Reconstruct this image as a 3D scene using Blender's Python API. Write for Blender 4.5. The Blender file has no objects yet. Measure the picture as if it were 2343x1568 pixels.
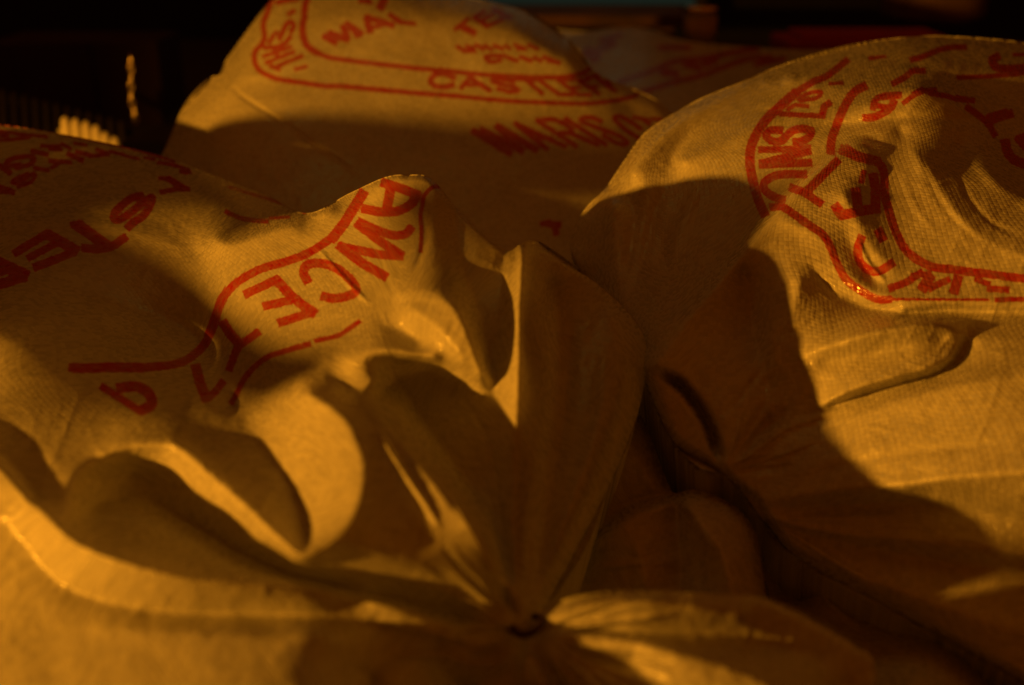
import bpy, math, random
import numpy as np
from mathutils import Vector

# ------------------------------------------------------------------ camera / light / exposure
sc = bpy.context.scene
COL = sc.collection
HC = 0.62                       # camera height above the floor
PITCH = math.radians(22)
LENS = 40.0
W0, H0 = 2343.0, 1568.0         # layout sheet the coordinates below are measured on
F = LENS / 36.0 * W0
CX, CY = W0 / 2, H0 / 2
SP, CP = math.sin(PITCH), math.cos(PITCH)

cam = bpy.data.cameras.new('camera')
cam.lens = LENS
cam.sensor_width = 36
cam.clip_start = 0.02
cam.clip_end = 60
cam.dof.use_dof = True
cam.dof.focus_distance = 0.97
cam.dof.aperture_fstop = 3.6
camo = bpy.data.objects.new('camera', cam)
camo.location = (0, 0, HC)
camo.rotation_euler = (math.pi / 2 - PITCH, 0, 0)
COL.objects.link(camo)
sc.camera = camo

world = bpy.data.worlds.new('World')
sc.world = world
world.use_nodes = True
world.node_tree.nodes['Background'].inputs[0].default_value = (1.0, 0.18, 0.0, 1)
world.node_tree.nodes['Background'].inputs[1].default_value = 0.088

def lamp(kind, name, loc, target, energy, color, **kw):
    l = bpy.data.lights.new(name, kind)
    l.energy = energy
    l.color = color
    for k, v in kw.items():
        setattr(l, k, v)
    o = bpy.data.objects.new(name, l)
    o.location = loc
    d = Vector(target) - Vector(loc)
    o.rotation_euler = d.to_track_quat('-Z', 'Y').to_euler()
    COL.objects.link(o)
    return o

KEY = (-1.75, -0.05, HC + 0.02)
lamp('SPOT', 'key_lamp', KEY, (0.0, 0.9, 0.25), 214.0, (1.0, 0.365, 0.018),
     shadow_soft_size=0.025, spot_size=math.radians(100), spot_blend=0.4)
lamp('AREA', 'window_light', (-0.6, 2.3, 2.7), (-0.1, 1.2, 0.3), 0.9, (0.70, 0.68, 0.16),
     shape='RECTANGLE', size=0.9, size_y=0.5)
lamp('AREA', 'window_glow', (0.15, 4.4, 0.95), (0.1, 0.9, 0.3), 0.10, (0.62, 0.80, 0.45),
     shape='RECTANGLE', size=0.8, size_y=0.4)

sc.view_settings.view_transform = 'Standard'
sc.view_settings.look = 'None'
sc.view_settings.exposure = 0
sc.view_settings.gamma = 1
sc.view_settings.use_curve_mapping = False
sc.cycles.max_bounces = 6
sc.cycles.transparent_max_bounces = 8

RNG = np.random.default_rng(4)

# ------------------------------------------------------------------ helpers
def P(u, v, D):
    u = np.asarray(u, float); v = np.asarray(v, float); D = np.asarray(D, float)
    xc = (u - CX) / F * D
    yc = -(v - CY) / F * D
    return np.stack([xc, yc * SP + D * CP, HC + yc * CP - D * SP], -1)

def tag(o, label=None, cat=None, group=None, kind=None):
    if label: o['label'] = label
    if cat: o['category'] = cat
    if group: o['group'] = group
    if kind: o['kind'] = kind
    return o

def empty(name, loc):
    o = bpy.data.objects.new(name, None)
    o.location = loc
    o.empty_display_size = 0.05
    COL.objects.link(o)
    return o

def link_mesh(name, verts, faces, mats, parent=None, smooth=True):
    me = bpy.data.meshes.new(name)
    me.from_pydata([tuple(v) for v in verts], [], [tuple(f) for f in faces])
    for m in (mats if isinstance(mats, (list, tuple)) else [mats]):
        me.materials.append(m)
    if smooth:
        me.polygons.foreach_set('use_smooth', [True] * len(me.polygons))
    o = bpy.data.objects.new(name, me)
    COL.objects.link(o)
    if parent is not None:
        o.parent = parent
        o.location = -Vector(parent.location)
    return o

def blur(a, s):
    if s <= 0: return a
    r = max(1, int(3 * s))
    k = np.exp(-0.5 * (np.arange(-r, r + 1) / s) ** 2); k /= k.sum()
    b = np.pad(a, ((r, r), (0, 0)), mode='edge')
    a = sum(k[i] * b[i:i + a.shape[0]] for i in range(2 * r + 1))
    b = np.pad(a, ((0, 0), (r, r)), mode='edge')
    return sum(k[i] * b[:, i:i + a.shape[1]] for i in range(2 * r + 1))

def value_noise(X, Y, cell, seed):
    r = np.random.default_rng(seed)
    x = X / cell; y = Y / cell
    x = x - x.min() + 1; y = y - y.min() + 1
    g = r.uniform(-1, 1, (int(y.max()) + 4, int(x.max()) + 4))
    xi = x.astype(int); yi = y.astype(int)
    fx = x - xi; fy = y - yi
    fx = fx * fx * (3 - 2 * fx); fy = fy * fy * (3 - 2 * fy)
    return ((g[yi, xi] * (1 - fx) + g[yi, xi + 1] * fx) * (1 - fy)
            + (g[yi + 1, xi] * (1 - fx) + g[yi + 1, xi + 1] * fx) * fy)

def seg_dist(X, Y, pts, closed=False):
    """distance to a polyline and the parameter (0..1 along it) of the nearest point"""
    p = np.asarray(pts, float)
    if closed: p = np.vstack([p, p[:1]])
    L = np.hypot(*(p[1:, :2] - p[:-1, :2]).T)
    cum = np.concatenate([[0], np.cumsum(L)])
    best = np.full(X.shape, 1e9); par = np.zeros(X.shape)
    for i in range(len(p) - 1):
        ax, ay = p[i, :2]; bx, by = p[i + 1, :2]
        dx, dy = bx - ax, by - ay
        l2 = dx * dx + dy * dy + 1e-9
        t = np.clip(((X - ax) * dx + (Y - ay) * dy) / l2, 0, 1)
        d = np.hypot(X - ax - t * dx, Y - ay - t * dy)
        m = d < best
        best = np.where(m, d, best)
        par = np.where(m, (cum[i] + t * L[i]) / cum[-1], par)
    return best, par

def inside(X, Y, poly):
    p = np.asarray(poly, float)
    r = np.zeros(X.shape, bool)
    n = len(p)
    for i in range(n):
        x1, y1 = p[i]; x2, y2 = p[(i + 1) % n]
        c = ((y1 > Y) != (y2 > Y))
        xi = (x2 - x1) * (Y - y1) / (y2 - y1 + 1e-12) + x1
        r ^= c & (X < xi)
    return r

def spline(pts, step=6.0):
    """Catmull-Rom resampling of control points (any number of columns)"""
    p = np.asarray(pts, float)
    if len(p) < 3:
        n = max(2, int(np.hypot(*(p[-1, :2] - p[0, :2])) / step) + 1)
        t = np.linspace(0, 1, n)[:, None]
        return p[0] * (1 - t) + p[-1] * t
    q = np.vstack([2 * p[0] - p[1], p, 2 * p[-1] - p[-2]])
    out = []
    for i in range(1, len(q) - 2):
        n = max(2, int(np.hypot(*(q[i + 1, :2] - q[i, :2])) / step) + 1)
        t = np.linspace(0, 1, n, endpoint=False)[:, None]
        a, b, c, d = q[i - 1], q[i], q[i + 1], q[i + 2]
        out.append(0.5 * ((2 * b) + (c - a) * t + (2 * a - 5 * b + 4 * c - d) * t ** 2 + (3 * b - a - 3 * c + d) * t ** 3))
    out.append(p[-1:])
    return np.vstack(out)

def relax(w, cm, cw, levels_iter):
    """membrane (tensioned cloth) through the constrained cells"""
    for _ in range(levels_iter):
        b = np.pad(w, 1, mode='edge')
        w = 0.25 * (b[:-2, 1:-1] + b[2:, 1:-1] + b[1:-1, :-2] + b[1:-1, 2:])
        w = np.where(cm, cw, w)
    return w

def solve(shape, cons):
    """cons: list of arrays (col,row,w) in grid units; coarse to fine"""
    c = np.vstack(cons)
    w = None
    for lv in (32, 16, 8, 4, 2, 1):
        h = max(2, -(-shape[0] // lv)); q = max(2, -(-shape[1] // lv))
        acc = np.zeros((h, q)); cnt = np.zeros((h, q))
        ci = np.clip(np.round(c[:, 0] / lv).astype(int), 0, q - 1)
        ri = np.clip(np.round(c[:, 1] / lv).astype(int), 0, h - 1)
        np.add.at(acc, (ri, ci), c[:, 2]); np.add.at(cnt, (ri, ci), 1)
        cm = cnt > 0
        cw = acc / np.maximum(cnt, 1)
        if w is None:
            w = np.full((h, q), c[:, 2].mean())
        else:
            w = np.repeat(np.repeat(w, 2, 0), 2, 1)
            w = np.pad(w, ((0, max(0, h - w.shape[0])), (0, max(0, q - w.shape[1]))), mode='edge')[:h, :q]
        w = relax(np.where(cm, cw, w), cm, cw, 400 if lv > 2 else (120 if lv == 2 else 40))
    return w

G = 3.0     # grid step

def cliff(pts, gap=7.0):
    """pts: x, y, Dnear, Dfar; the far side lies to the LEFT of the walking direction (as seen on the sheet, y down)"""
    p = spline(pts, 5)
    t = np.gradient(p[:, :2], axis=0)
    t /= np.hypot(t[:, 0], t[:, 1])[:, None] + 1e-9
    n = np.stack([t[:, 1], -t[:, 0]], 1)     # left of direction with y pointing down
    near = np.column_stack([p[:, :2] - n * 1.5, p[:, 2]])
    far = np.column_stack([p[:, :2] + n * gap, p[:, 3]])
    return [near, far]

def cloth(name, outline, lines, cliffs, mat, parent, ink=(), soft=2.5, limb=(), wrinkle=(), skirt=0.25, uvrot=0.0, seed=1, noise=0.0016, crumple=0.3, extra=None, drop=0.6):
    """a sheet of sack cloth: pulled over ridge and valley lines, rounded away at its visible rims, closed behind"""
    out = spline(np.vstack([outline, outline[:1]]), 4.0)[:-1] if True else np.asarray(outline)
    x0, y0 = out.min(0) - 2 * G; x1, y1 = out.max(0) + 2 * G
    nx = int((x1 - x0) / G) + 2; ny = int((y1 - y0) / G) + 2
    X, Y = np.meshgrid(x0 + G * np.arange(nx), y0 + G * np.arange(ny))
    cons = []
    for l in lines:
        s = spline(l, 3.0) if len(l) > 1 else np.asarray(l, float)
        cons.append(s)
    for c in cliffs:
        cons += cliff(c)
    cc = [np.column_stack([(s[:, 0] - x0) / G, (s[:, 1] - y0) / G, 1.0 / s[:, 2]]) for s in cons]
    w = solve(X.shape, cc)
    w = blur(w, soft)
    D = 1.0 / w
    for pts, R, r in limb:
        d, _ = seg_dist(X, Y, spline(pts, 10))
        k = np.clip(1 - d / R, 0, 1)
        D = D + r * (1 - np.sqrt(1 - np.minimum(k, 0.999) ** 2))
    for pts, wd, amp in wrinkle:          # amp > 0 stands proud
        s = spline(pts, 8)
        d, t = seg_dist(X, Y, s)
        fade = np.clip(np.minimum(t, 1 - t) * 5, 0, 1)
        D = D - amp * fade * np.exp(-(d / wd) ** 2)
    nz = (value_noise(X, Y, 70, seed) * 0.5 + value_noise(X + .4 * Y, Y - .4 * X, 33, seed + 1) * 0.28 + value_noise(X, Y, 15, seed + 2) * 0.10)
    D = D + noise * nz
    for cell, sd_, k in ((90, 71, .0022), (46, 72, .0013), (24, 73, .0005)):
        rn = value_noise(X + .5 * Y, Y - .3 * X, cell, seed + sd_)
        D = D - crumple * k * np.clip((1650 - Y) / 500, .15, 1) * np.clip(1 - np.abs(rn) * 3.2, 0, 1) ** 2
    if extra is not None:
        D = extra(X, Y, D)
    # cells whose middle is inside
    cin = inside(X[:-1, :-1] + G / 2, Y[:-1, :-1] + G / 2, out)
    r, c = np.nonzero(cin)
    q = np.stack([r * nx + c, (r + 1) * nx + c, (r + 1) * nx + c + 1, r * nx + c + 1], 1)
    # boundary edges
    e = np.vstack([q[:, [0, 1]], q[:, [1, 2]], q[:, [2, 3]], q[:, [3, 0]]])
    key = e[:, 0].astype(np.int64) * (nx * ny) + e[:, 1]
    rev = e[:, 1].astype(np.int64) * (nx * ny) + e[:, 0]
    be = e[~np.isin(key, rev)]
    # snap boundary vertices to the outline
    bv = np.unique(be)
    UX = X.ravel().copy(); UY = Y.ravel().copy()
    o2 = np.vstack([out, out[:1]])
    bx, by = UX[bv], UY[bv]
    best = np.full(bx.shape, 1e9); sx = bx.copy(); sy = by.copy()
    for i in range(len(o2) - 1):
        ax, ay = o2[i]; dx, dy = o2[i + 1] - o2[i]
        t = np.clip(((bx - ax) * dx + (by - ay) * dy) / (dx * dx + dy * dy + 1e-9), 0, 1)
        px, py = ax + t * dx, ay + t * dy
        d = np.hypot(bx - px, by - py)
        m = d < best
        best[m] = d[m]; sx[m] = px[m]; sy[m] = py[m]
    UX[bv] = sx; UY[bv] = sy
    DD = D.ravel().copy()
    gx = np.clip((sx - x0) / G, 0, nx - 1.001); gy = np.clip((sy - y0) / G, 0, ny - 1.001)
    gi, gj = gx.astype(int), gy.astype(int); fx, fy = gx - gi, gy - gj
    DD[bv] = (D[gj, gi] * (1 - fx) + D[gj, gi + 1] * fx) * (1 - fy) + (D[gj + 1, gi] * (1 - fx) + D[gj + 1, gi + 1] * fx) * fy
    pos = P(UX, UY, DD)
    used = np.unique(q)
    remap = -np.ones(nx * ny, int); remap[used] = np.arange(len(used))
    faces = remap[q]
    V = pos[used]
    # arc-length cloth coordinates
    P3 = P(X, Y, blur(D, 3))
    du = np.minimum(np.linalg.norm(np.diff(P3, axis=1), axis=2), 0.004); dv = np.minimum(np.linalg.norm(np.diff(P3, axis=0), axis=2), 0.004)
    U = np.concatenate([np.zeros((ny, 1)), np.cumsum(du, 1)], 1); U -= U[:, nx // 2:nx // 2 + 1]
    T = np.concatenate([np.zeros((1, nx)), np.cumsum(dv, 0)], 0); T -= T[ny // 2:ny // 2 + 1]
    U = blur(U, 6); T = blur(T, 6)
    ca, sa = math.cos(uvrot), math.sin(uvrot)
    UU = (U * ca - T * sa).ravel()[used]; VV = (U * sa + T * ca).ravel()[used]
    # ink distance field
    sd = np.full(X.shape, 1.0e3)
    for it in ink:
        pts, hw = it[0], it[1]
        s = spline(pts, 5) if (len(it) > 2 and it[2]) else np.asarray(pts, float)
        bx0, by0 = s[:, :2].min(0) - 40; bx1, by1 = s[:, :2].max(0) + 40
        i0 = max(0, int((bx0 - x0) / G)); i1 = min(nx, int((bx1 - x0) / G) + 1)
        j0 = max(0, int((by0 - y0) / G)); j1 = min(ny, int((by1 - y0) / G) + 1)
        if i1 <= i0 or j1 <= j0: continue
        XX, YY = X[j0:j1, i0:i1], Y[j0:j1, i0:i1]
        d, par = seg_dist(XX, YY, s)
        d = d - hw
        for e0, e1, at_end in ((s[0], s[1], par <= 1e-6), (s[-1], s[-2], par >= 1 - 1e-6)):   # square-cut ends
            dv_ = (e0 - e1) / (np.hypot(*(e0 - e1)) + 1e-9)
            o_ = (XX - e0[0]) * dv_[0] + (YY - e0[1]) * dv_[1]
            q_ = np.abs((XX - e0[0]) * dv_[1] - (YY - e0[1]) * dv_[0])
            d = np.where(at_end, np.maximum(q_ - hw, o_ - .6 * hw), d)
        sd[j0:j1, i0:i1] = np.minimum(sd[j0:j1, i0:i1], d)
    sdv = np.clip(sd, -30, 30).ravel()[used]
    # skirt rings that carry the cloth round and under the sack
    bl = remap[be]
    ids = np.unique(bl)
    base = V[ids]
    cen = V.mean(0)
    rings = []
    n0 = len(V)
    steps = [(0.010, 0.004), (0.03, 0.02), (0.06, 0.06), (0.08, 0.12), (0.08, 0.20)]
    allV = [V]; allF = [faces]
    idx = {int(a): k for k, a in enumerate(ids)}
    loc = np.array([[idx[int(a)], idx[int(b)]] for a, b in bl])
    prev = ids
    rayd = base - np.array([0, 0, HC]); rayd /= np.linalg.norm(rayd, axis=1)[:, None]
    nxt = n0
    for a, b in steps:
        s = skirt / 0.2
        p = base + rayd * a * s * drop + np.array([0, 0.0, -1.0]) * b * s
        inw = (cen - base); inw[:, 2] = 0
        p = p + inw * (b * s) * 0.6
        p[:, 2] = np.maximum(p[:, 2], 0.006)
        allV.append(p)
        cur = np.arange(nxt, nxt + len(ids)); nxt += len(ids)
        allF.append(np.stack([prev[loc[:, 0]] if prev is not ids else ids[loc[:, 0]], cur[loc[:, 0]], cur[loc[:, 1]], prev[loc[:, 1]]], 1)[:, ::-1])
        prev = cur
    V = np.vstack(allV); FA = np.vstack(allF)
    nsk = len(V) - len(UU)
    rep = np.concatenate([np.tile(ids, len(steps))])
    UU = np.concatenate([UU, UU[rep]]); VV = np.concatenate([VV, VV[rep] + 0.01]); sdv = np.concatenate([sdv, np.full(nsk, 30.0)])
    me = bpy.data.meshes.new(name)
    me.vertices.add(len(V)); me.vertices.foreach_set('co', V.astype(np.float32).ravel())
    me.loops.add(FA.size); me.loops.foreach_set('vertex_index', FA.astype(np.int32).ravel())
    me.polygons.add(len(FA)); me.polygons.foreach_set('loop_start', np.arange(0, FA.size, 4, dtype=np.int32))
    me.polygons.foreach_set('use_smooth', np.ones(len(FA), bool))
    me.update(calc_edges=True)
    a = me.attributes.new('ink', 'FLOAT', 'POINT'); a.data.foreach_set('value', sdv.astype(np.float32))
    a = me.attributes.new('weave', 'FLOAT_VECTOR', 'POINT')
    a.data.foreach_set('vector', np.stack([UU, VV, 0 * UU], 1).astype(np.float32).ravel())
    me.materials.append(mat)
    o = bpy.data.objects.new(name, me)
    COL.objects.link(o)
    if parent is not None:
        o.parent = parent; o.location = -Vector(parent.location)
    return o

# ------------------------------------------------------------------ materials
class NT:
    def __init__(s, name):
        s.m = bpy.data.materials.new(name); s.m.use_nodes = True
        s.t = s.m.node_tree; s.t.nodes.clear()
        s.out = s.t.nodes.new('ShaderNodeOutputMaterial')
    def n(s, kind, **kw):
        x = s.t.nodes.new('ShaderNode' + kind)
        for k, v in kw.items():
            if k.startswith('_'): setattr(x, k[1:], v)
            else: s.set(x, k, v)
        return x
    def set(s, x, k, v):
        k = int(k[1:]) if (k[0] == 'i' and k[1:].isdigit()) else k.replace('__', ' ')
        if hasattr(v, 'is_linked') or isinstance(v, bpy.types.NodeSocket): s.t.links.new(v, x.inputs[k])
        else: x.inputs[k].default_value = v
    def math(s, op, a, b=0.0, c=None, clamp=False):
        x = s.n('Math', _operation=op, _use_clamp=clamp, i0=a, i1=b)
        if c is not None: s.set(x, 'i2', c)
        return x.outputs[0]
    def link(s, a, b): s.t.links.new(a, b)

def pleats(c, a0, a1, n, r0, r1, amp, seed, wd=7, squash=1.0):
    """small gathers running out of a tied point"""
    r = np.random.default_rng(seed); out = []
    for k in range(n):
        a = math.radians(a0 + (a1 - a0) * (k + .5 + r.uniform(-.35, .35)) / n)
        L = r1 * r.uniform(.5, 1.0); b = r.uniform(-.12, .12)
        pts = []
        for t in np.linspace(0, 1, 5):
            q = r0 + (L - r0) * t
            pts.append((c[0] + q * math.cos(a + b * t), c[1] - q * math.sin(a + b * t) * squash))
        out.append((pts, wd * r.uniform(.7, 1.4), amp * r.uniform(.5, 1.0) * (1 if k % 2 else -1)))
    return out

def cloth_material(name, base=(0.78, 0.76, 0.70), weave=1.0, rough=0.34, trans=0.20, ink=(0.50, 0.014, 0.004)):
    t = NT(name)
    wv = t.n('Attribute', _attribute_name='weave').outputs['Vector']
    ik = t.n('Attribute', _attribute_name='ink').outputs['Fac']
    # slightly wandering tapes
    wob = t.n('TexNoise', Vector=wv, Scale=18.0, Detail=2.0)
    add = t.n('VectorMath', _operation='MULTIPLY_ADD', i0=wob.outputs['Color'], i1=(0.008, 0.008, 0.0), i2=wv)
    sep = t.n('SeparateXYZ', i0=add.outputs[0])
    n = 1.0 / 0.0040
    u = t.math('MULTIPLY', sep.outputs[0], n); v = t.math('MULTIPLY', sep.outputs[1], n)
    fu = t.math('FRACT', u); fv = t.math('FRACT', v)
    cu = t.math('FLOOR', u); cv = t.math('FLOOR', v)
    # plain weave: which tape is on top
    par = t.math('PINGPONG', t.math('ADD', cu, cv), 1.0)
    def hump(x): # 0 at edges, 1 in middle
        return t.math('SQRT', t.math('MULTIPLY', t.math('MULTIPLY', x, t.math('SUBTRACT', 1.0, x)), 4.0))
    hu, hv = hump(fu), hump(fv)
    a = t.math('MULTIPLY', hu, t.math('ADD', 0.55, t.math('MULTIPLY', hv, 0.45)))
    b = t.math('MULTIPLY', hv, t.math('ADD', 0.55, t.math('MULTIPLY', hu, 0.45)))
    mix = t.n('Mix', i0=par, i2=a, i3=b)
    cell = t.n('CombineXYZ', X=cu, Y=cv)
    wn = t.n('TexWhiteNoise', _noise_dimensions='2D', Vector=cell.outputs[0])
    fine = t.n('TexNoise', Vector=wv, Scale=260.0, Detail=3.0)
    crum = t.n('TexNoise', Vector=wv, Scale=38.0, Detail=5.0, Roughness=0.6)
    h = t.math('ADD', t.math('MULTIPLY', mix.outputs[0], t.math('ADD', 0.6, t.math('MULTIPLY', wn.outputs['Value'], 0.6))), t.math('MULTIPLY', fine.outputs['Fac'], 0.6))
    bump = t.n('Bump', Strength=0.42 * weave, Distance=0.0008, Height=h)
    bump2 = t.n('Bump', Strength=0.30, Distance=0.004, Height=crum.outputs['Fac'], Normal=bump.outputs[0])
    # ink
    nz = t.n('TexNoise', Vector=wv, Scale=420.0, Detail=2.0)
    edge = t.math('ADD', ik, t.math('MULTIPLY', t.math('SUBTRACT', nz.outputs['Fac'], 0.5), 5.0))
    edge = t.math('ADD', edge, t.math('MULTIPLY', t.math('SUBTRACT', wn.outputs['Value'], 0.5), 1.6))
    fac = t.math('SUBTRACT', 0.5, t.math('DIVIDE', edge, 2.4), clamp=True)
    wear = t.n('TexNoise', Vector=wv, Scale=110.0, Detail=4.0, Roughness=0.7)
    wr = t.n('MapRange', Value=wear.outputs['Fac'], i1=0.30, i2=0.50, i3=0.76, i4=0.98)
    fac = t.math('MULTIPLY', fac, wr.outputs[0])
    fac = t.math('MULTIPLY', fac, t.math('ADD', 0.82, t.math('MULTIPLY', wn.outputs['Value'], 0.18)))
    # cloth colour with faint tape and dust variation
    dirt = t.n('TexNoise', Vector=wv, Scale=9.0, Detail=6.0, Roughness=0.65)
    dr = t.n('MapRange', Value=dirt.outputs['Fac'], i1=0.35, i2=0.75, i3=1.0, i4=0.80)
    tape = t.math('ADD', 0.82, t.math('MULTIPLY', wn.outputs['Value'], 0.18))
    gap = t.n('MapRange', Value=mix.outputs[0], i1=0.0, i2=0.45, i3=1.0 - 0.22 * weave, i4=1.0)
    k = t.math('MULTIPLY', t.math('MULTIPLY', dr.outputs[0], tape), gap.outputs[0])
    bc = t.n('VectorMath', _operation='SCALE', i0=base); t.set(bc, 'Scale', k)
    col = t.n('Mix', _data_type='RGBA'); t.set(col, 'i0', fac); t.link(bc.outputs[0], col.inputs[6]); col.inputs[7].default_value = (*ink, 1)
    pr = t.n('BsdfPrincipled', Roughness=rough)
    t.link(col.outputs[2], pr.inputs['Base Color'])
    t.link(bump2.outputs[0], pr.inputs['Normal'])
    pr.inputs['Specular IOR Level'].default_value = 0.5
    rr = t.n('MapRange', Value=wn.outputs['Value'], i1=0.0, i2=1.0, i3=rough - 0.18, i4=rough + 0.12)
    glint = t.math('GREATER_THAN', wn.outputs['Value'], 0.93)
    t.link(t.math('SUBTRACT', rr.outputs[0], t.math('MULTIPLY', glint, 0.26)), pr.inputs['Roughness'])
    tr = t.n('BsdfTranslucent'); t.link(col.outputs[2], tr.inputs[0])
    ms = t.n('MixShader', i0=trans); t.link(pr.outputs[0], ms.inputs[1]); t.link(tr.outputs[0], ms.inputs[2])
    t.link(ms.outputs[0], t.out.inputs[0])
    return t.m

def simple(name, col, rough=0.6, metallic=0.0, noise=0.15, scale=12.0, spec=0.5, bump=0.0):
    t = NT(name)
    tc = t.n('TexCoord')
    nz = t.n('TexNoise', Vector=tc.outputs['Object'], Scale=scale, Detail=5.0)
    k = t.n('MapRange', Value=nz.outputs['Fac'], i1=0.3, i2=0.7, i3=1 - noise, i4=1 + noise)
    bc = t.n('VectorMath', _operation='SCALE', i0=col); t.set(bc, 'Scale', k.outputs[0])
    pr = t.n('BsdfPrincipled', Roughness=rough, Metallic=metallic)
    pr.inputs['Specular IOR Level'].default_value = spec
    t.link(bc.outputs[0], pr.inputs['Base Color'])
    if bump:
        b = t.n('Bump', Strength=bump, Distance=0.003, Height=nz.outputs['Fac']); t.link(b.outputs[0], pr.inputs['Normal'])
    t.link(pr.outputs[0], t.out.inputs[0])
    return t.m

M_CLOTH = cloth_material('woven_sack_cloth')
M_CLOTH_FRONT = cloth_material('woven_sack_cloth_front', weave=0.6, trans=0.36)
M_CLOTH_BACK = cloth_material('woven_sack_cloth_far', weave=0.6)

INK = {'front': [], 'right': [], 'back': [], 'dim': []}

def Z(ox, oy, s, key, items):
    """lettering strokes: (half width, curved?, x, y, x, y ...) read off an enlarged view"""
    for it in items:
        hw, cv = it[0], it[1]
        p = np.array(it[2:], float).reshape(-1, 2)
        p = (np.array([ox, oy]) + p * s) / 1.2288
        INK[key].append((p, hw * s / 1.2288 * 1.08 + 1.9, bool(cv)))
# castleford / maris otter panel on the back sack
Z(680, 0, .2561, 'back', [
 (19,1,330,0,285,130,235,260,250,400,215,490,150,560,135,640,160,730,230,800,400,870,700,915,900,945,1100,950,1500,985,2000,1030,2343,1055),
 (27,1,730,-40,690,80,685,200,665,290,680,420,720,510,830,585), (18,1,830,585,1000,640,1500,705,2000,760,2343,790),
 (22,0,390,30,450,10,620,-14), (16,0,510,160,575,120),
 (17,1,540,350,570,280,540,240,490,265,445,360,410,430), (14,0,300,470,340,400,385,350), (16,1,250,525,380,520,480,470,535,400),
 (13,0,235,620,360,580,540,515), (13,0,265,690,420,630,575,570), (15,0,380,580,400,640),
 (14,0,310,725,410,768), (14,0,370,735,480,690,660,615), (13,0,585,765,710,730),
 (28,0,905,400,1030,465), (30,0,960,372,1160,430), (28,0,1160,420,1115,290), (30,0,1150,270,1310,372), (24,0,1250,360,1270,395),
 (30,0,1405,345,1372,195), (24,0,1372,192,1660,280), (15,0,1430,305,1560,270),
 (22,0,1625,165,1740,240), (14,0,1740,243,1900,262), (38,0,1565,-10,1520,85), (18,0,1290,5,1420,30), (18,0,1400,20,1380,-20),
 (22,1,2330,860,2240,812,2130,822,2072,880,2110,940,2230,955,2320,930)])
Z(1240, 0, .2817, 'back', [
 (15,1,0,700,400,745,900,770,1200,770,1400,735,1490,680,1510,650), (15,1,0,945,500,995,900,1020,1400,1035,1700,1010,1900,970,1960,945),
 (17,0,200,880,285,780), (19,0,285,778,490,905), (10,0,260,852,390,850),
 (13,1,730,820,620,790,520,796,520,820,640,850,760,880,770,910,680,915,560,885),
 (12,0,720,790,960,800), (14,0,850,800,1010,935), (13,0,980,800,1180,945,1320,945),
 (13,0,1170,800,1370,945), (11,0,1170,800,1330,800), (11,0,1270,875,1390,875), (11,0,1370,945,1500,950),
 (13,0,1360,800,1580,940), (11,0,1360,800,1480,800), (11,0,1470,872,1560,865),
 (14,0,1450,780,1570,750), (14,1,1560,780,1660,860,1740,910), (12,0,1650,800,1700,850),
 (28,0,320,1310,690,1530), (28,0,400,1300,810,1508), (26,0,810,1508,560,1262), (28,0,560,1262,950,1495),
 (18,0,1060,1490,740,1235), (18,0,740,1235,1240,1465), (13,0,930,1380,1110,1382),
 (17,0,960,1205,1350,1460), (18,1,960,1205,1120,1195,1270,1260,1300,1320,1180,1330), (16,0,1290,1330,1570,1450),
 (17,0,1240,1185,1650,1445), (16,1,1600,1215,1500,1175,1400,1182,1420,1222,1600,1290,1780,1360,1860,1420,1830,1445,1740,1420,1620,1350),
 (16,1,1980,1385,1850,1300,1740,1200,1740,1165,1830,1180,2000,1290), (12,0,1920,1170,2080,1200), (14,0,1990,1180,2080,1240), (12,0,2110,1190,2200,1190),
 (13,0,160,465,230,510,340,510), (11,0,250,462,330,482), (12,0,345,450,425,492), (12,0,435,455,505,500), (12,0,525,455,620,490), (12,0,640,455,690,490),
 (12,0,735,450,845,490,760,490), (12,0,870,450,965,490),
 (13,1,600,600,500,620,440,580,480,560,640,560), (13,0,665,575,765,610), (13,0,790,570,905,610), (12,0,925,575,1000,610), (13,0,1020,570,1180,630), (10,0,1060,610,1180,628),
 (14,0,270,190,140,297), (26,0,210,270,330,330), (18,0,330,175,460,262), (14,0,330,175,440,110), (13,0,400,205,520,145), (14,0,460,262,620,190), (20,0,520,92,690,180)])
Z(1240, 210, .2817, 'back', [(20,0,1005,1495,1080,1470), (26,0,1060,1490,1180,1500), (24,0,1130,1500,1150,1590)])
Z(1400, 0, .3841, 'dim', [
 (15,1,890,600,1100,530,1300,450,1500,430,1700,390,1900,360), (14,1,1040,680,1300,600,1500,550,1800,440,2000,420),
 (22,0,1200,530,1310,540), (22,0,1370,470,1480,495), (18,0,1520,475,1600,440), (32,0,650,375,720,430), (20,0,700,390,850,315), (12,0,750,300,900,255),
 (14,0,1180,350,1400,350), (12,0,1880,480,2010,440), (14,0,1960,460,2100,430)])
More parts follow.
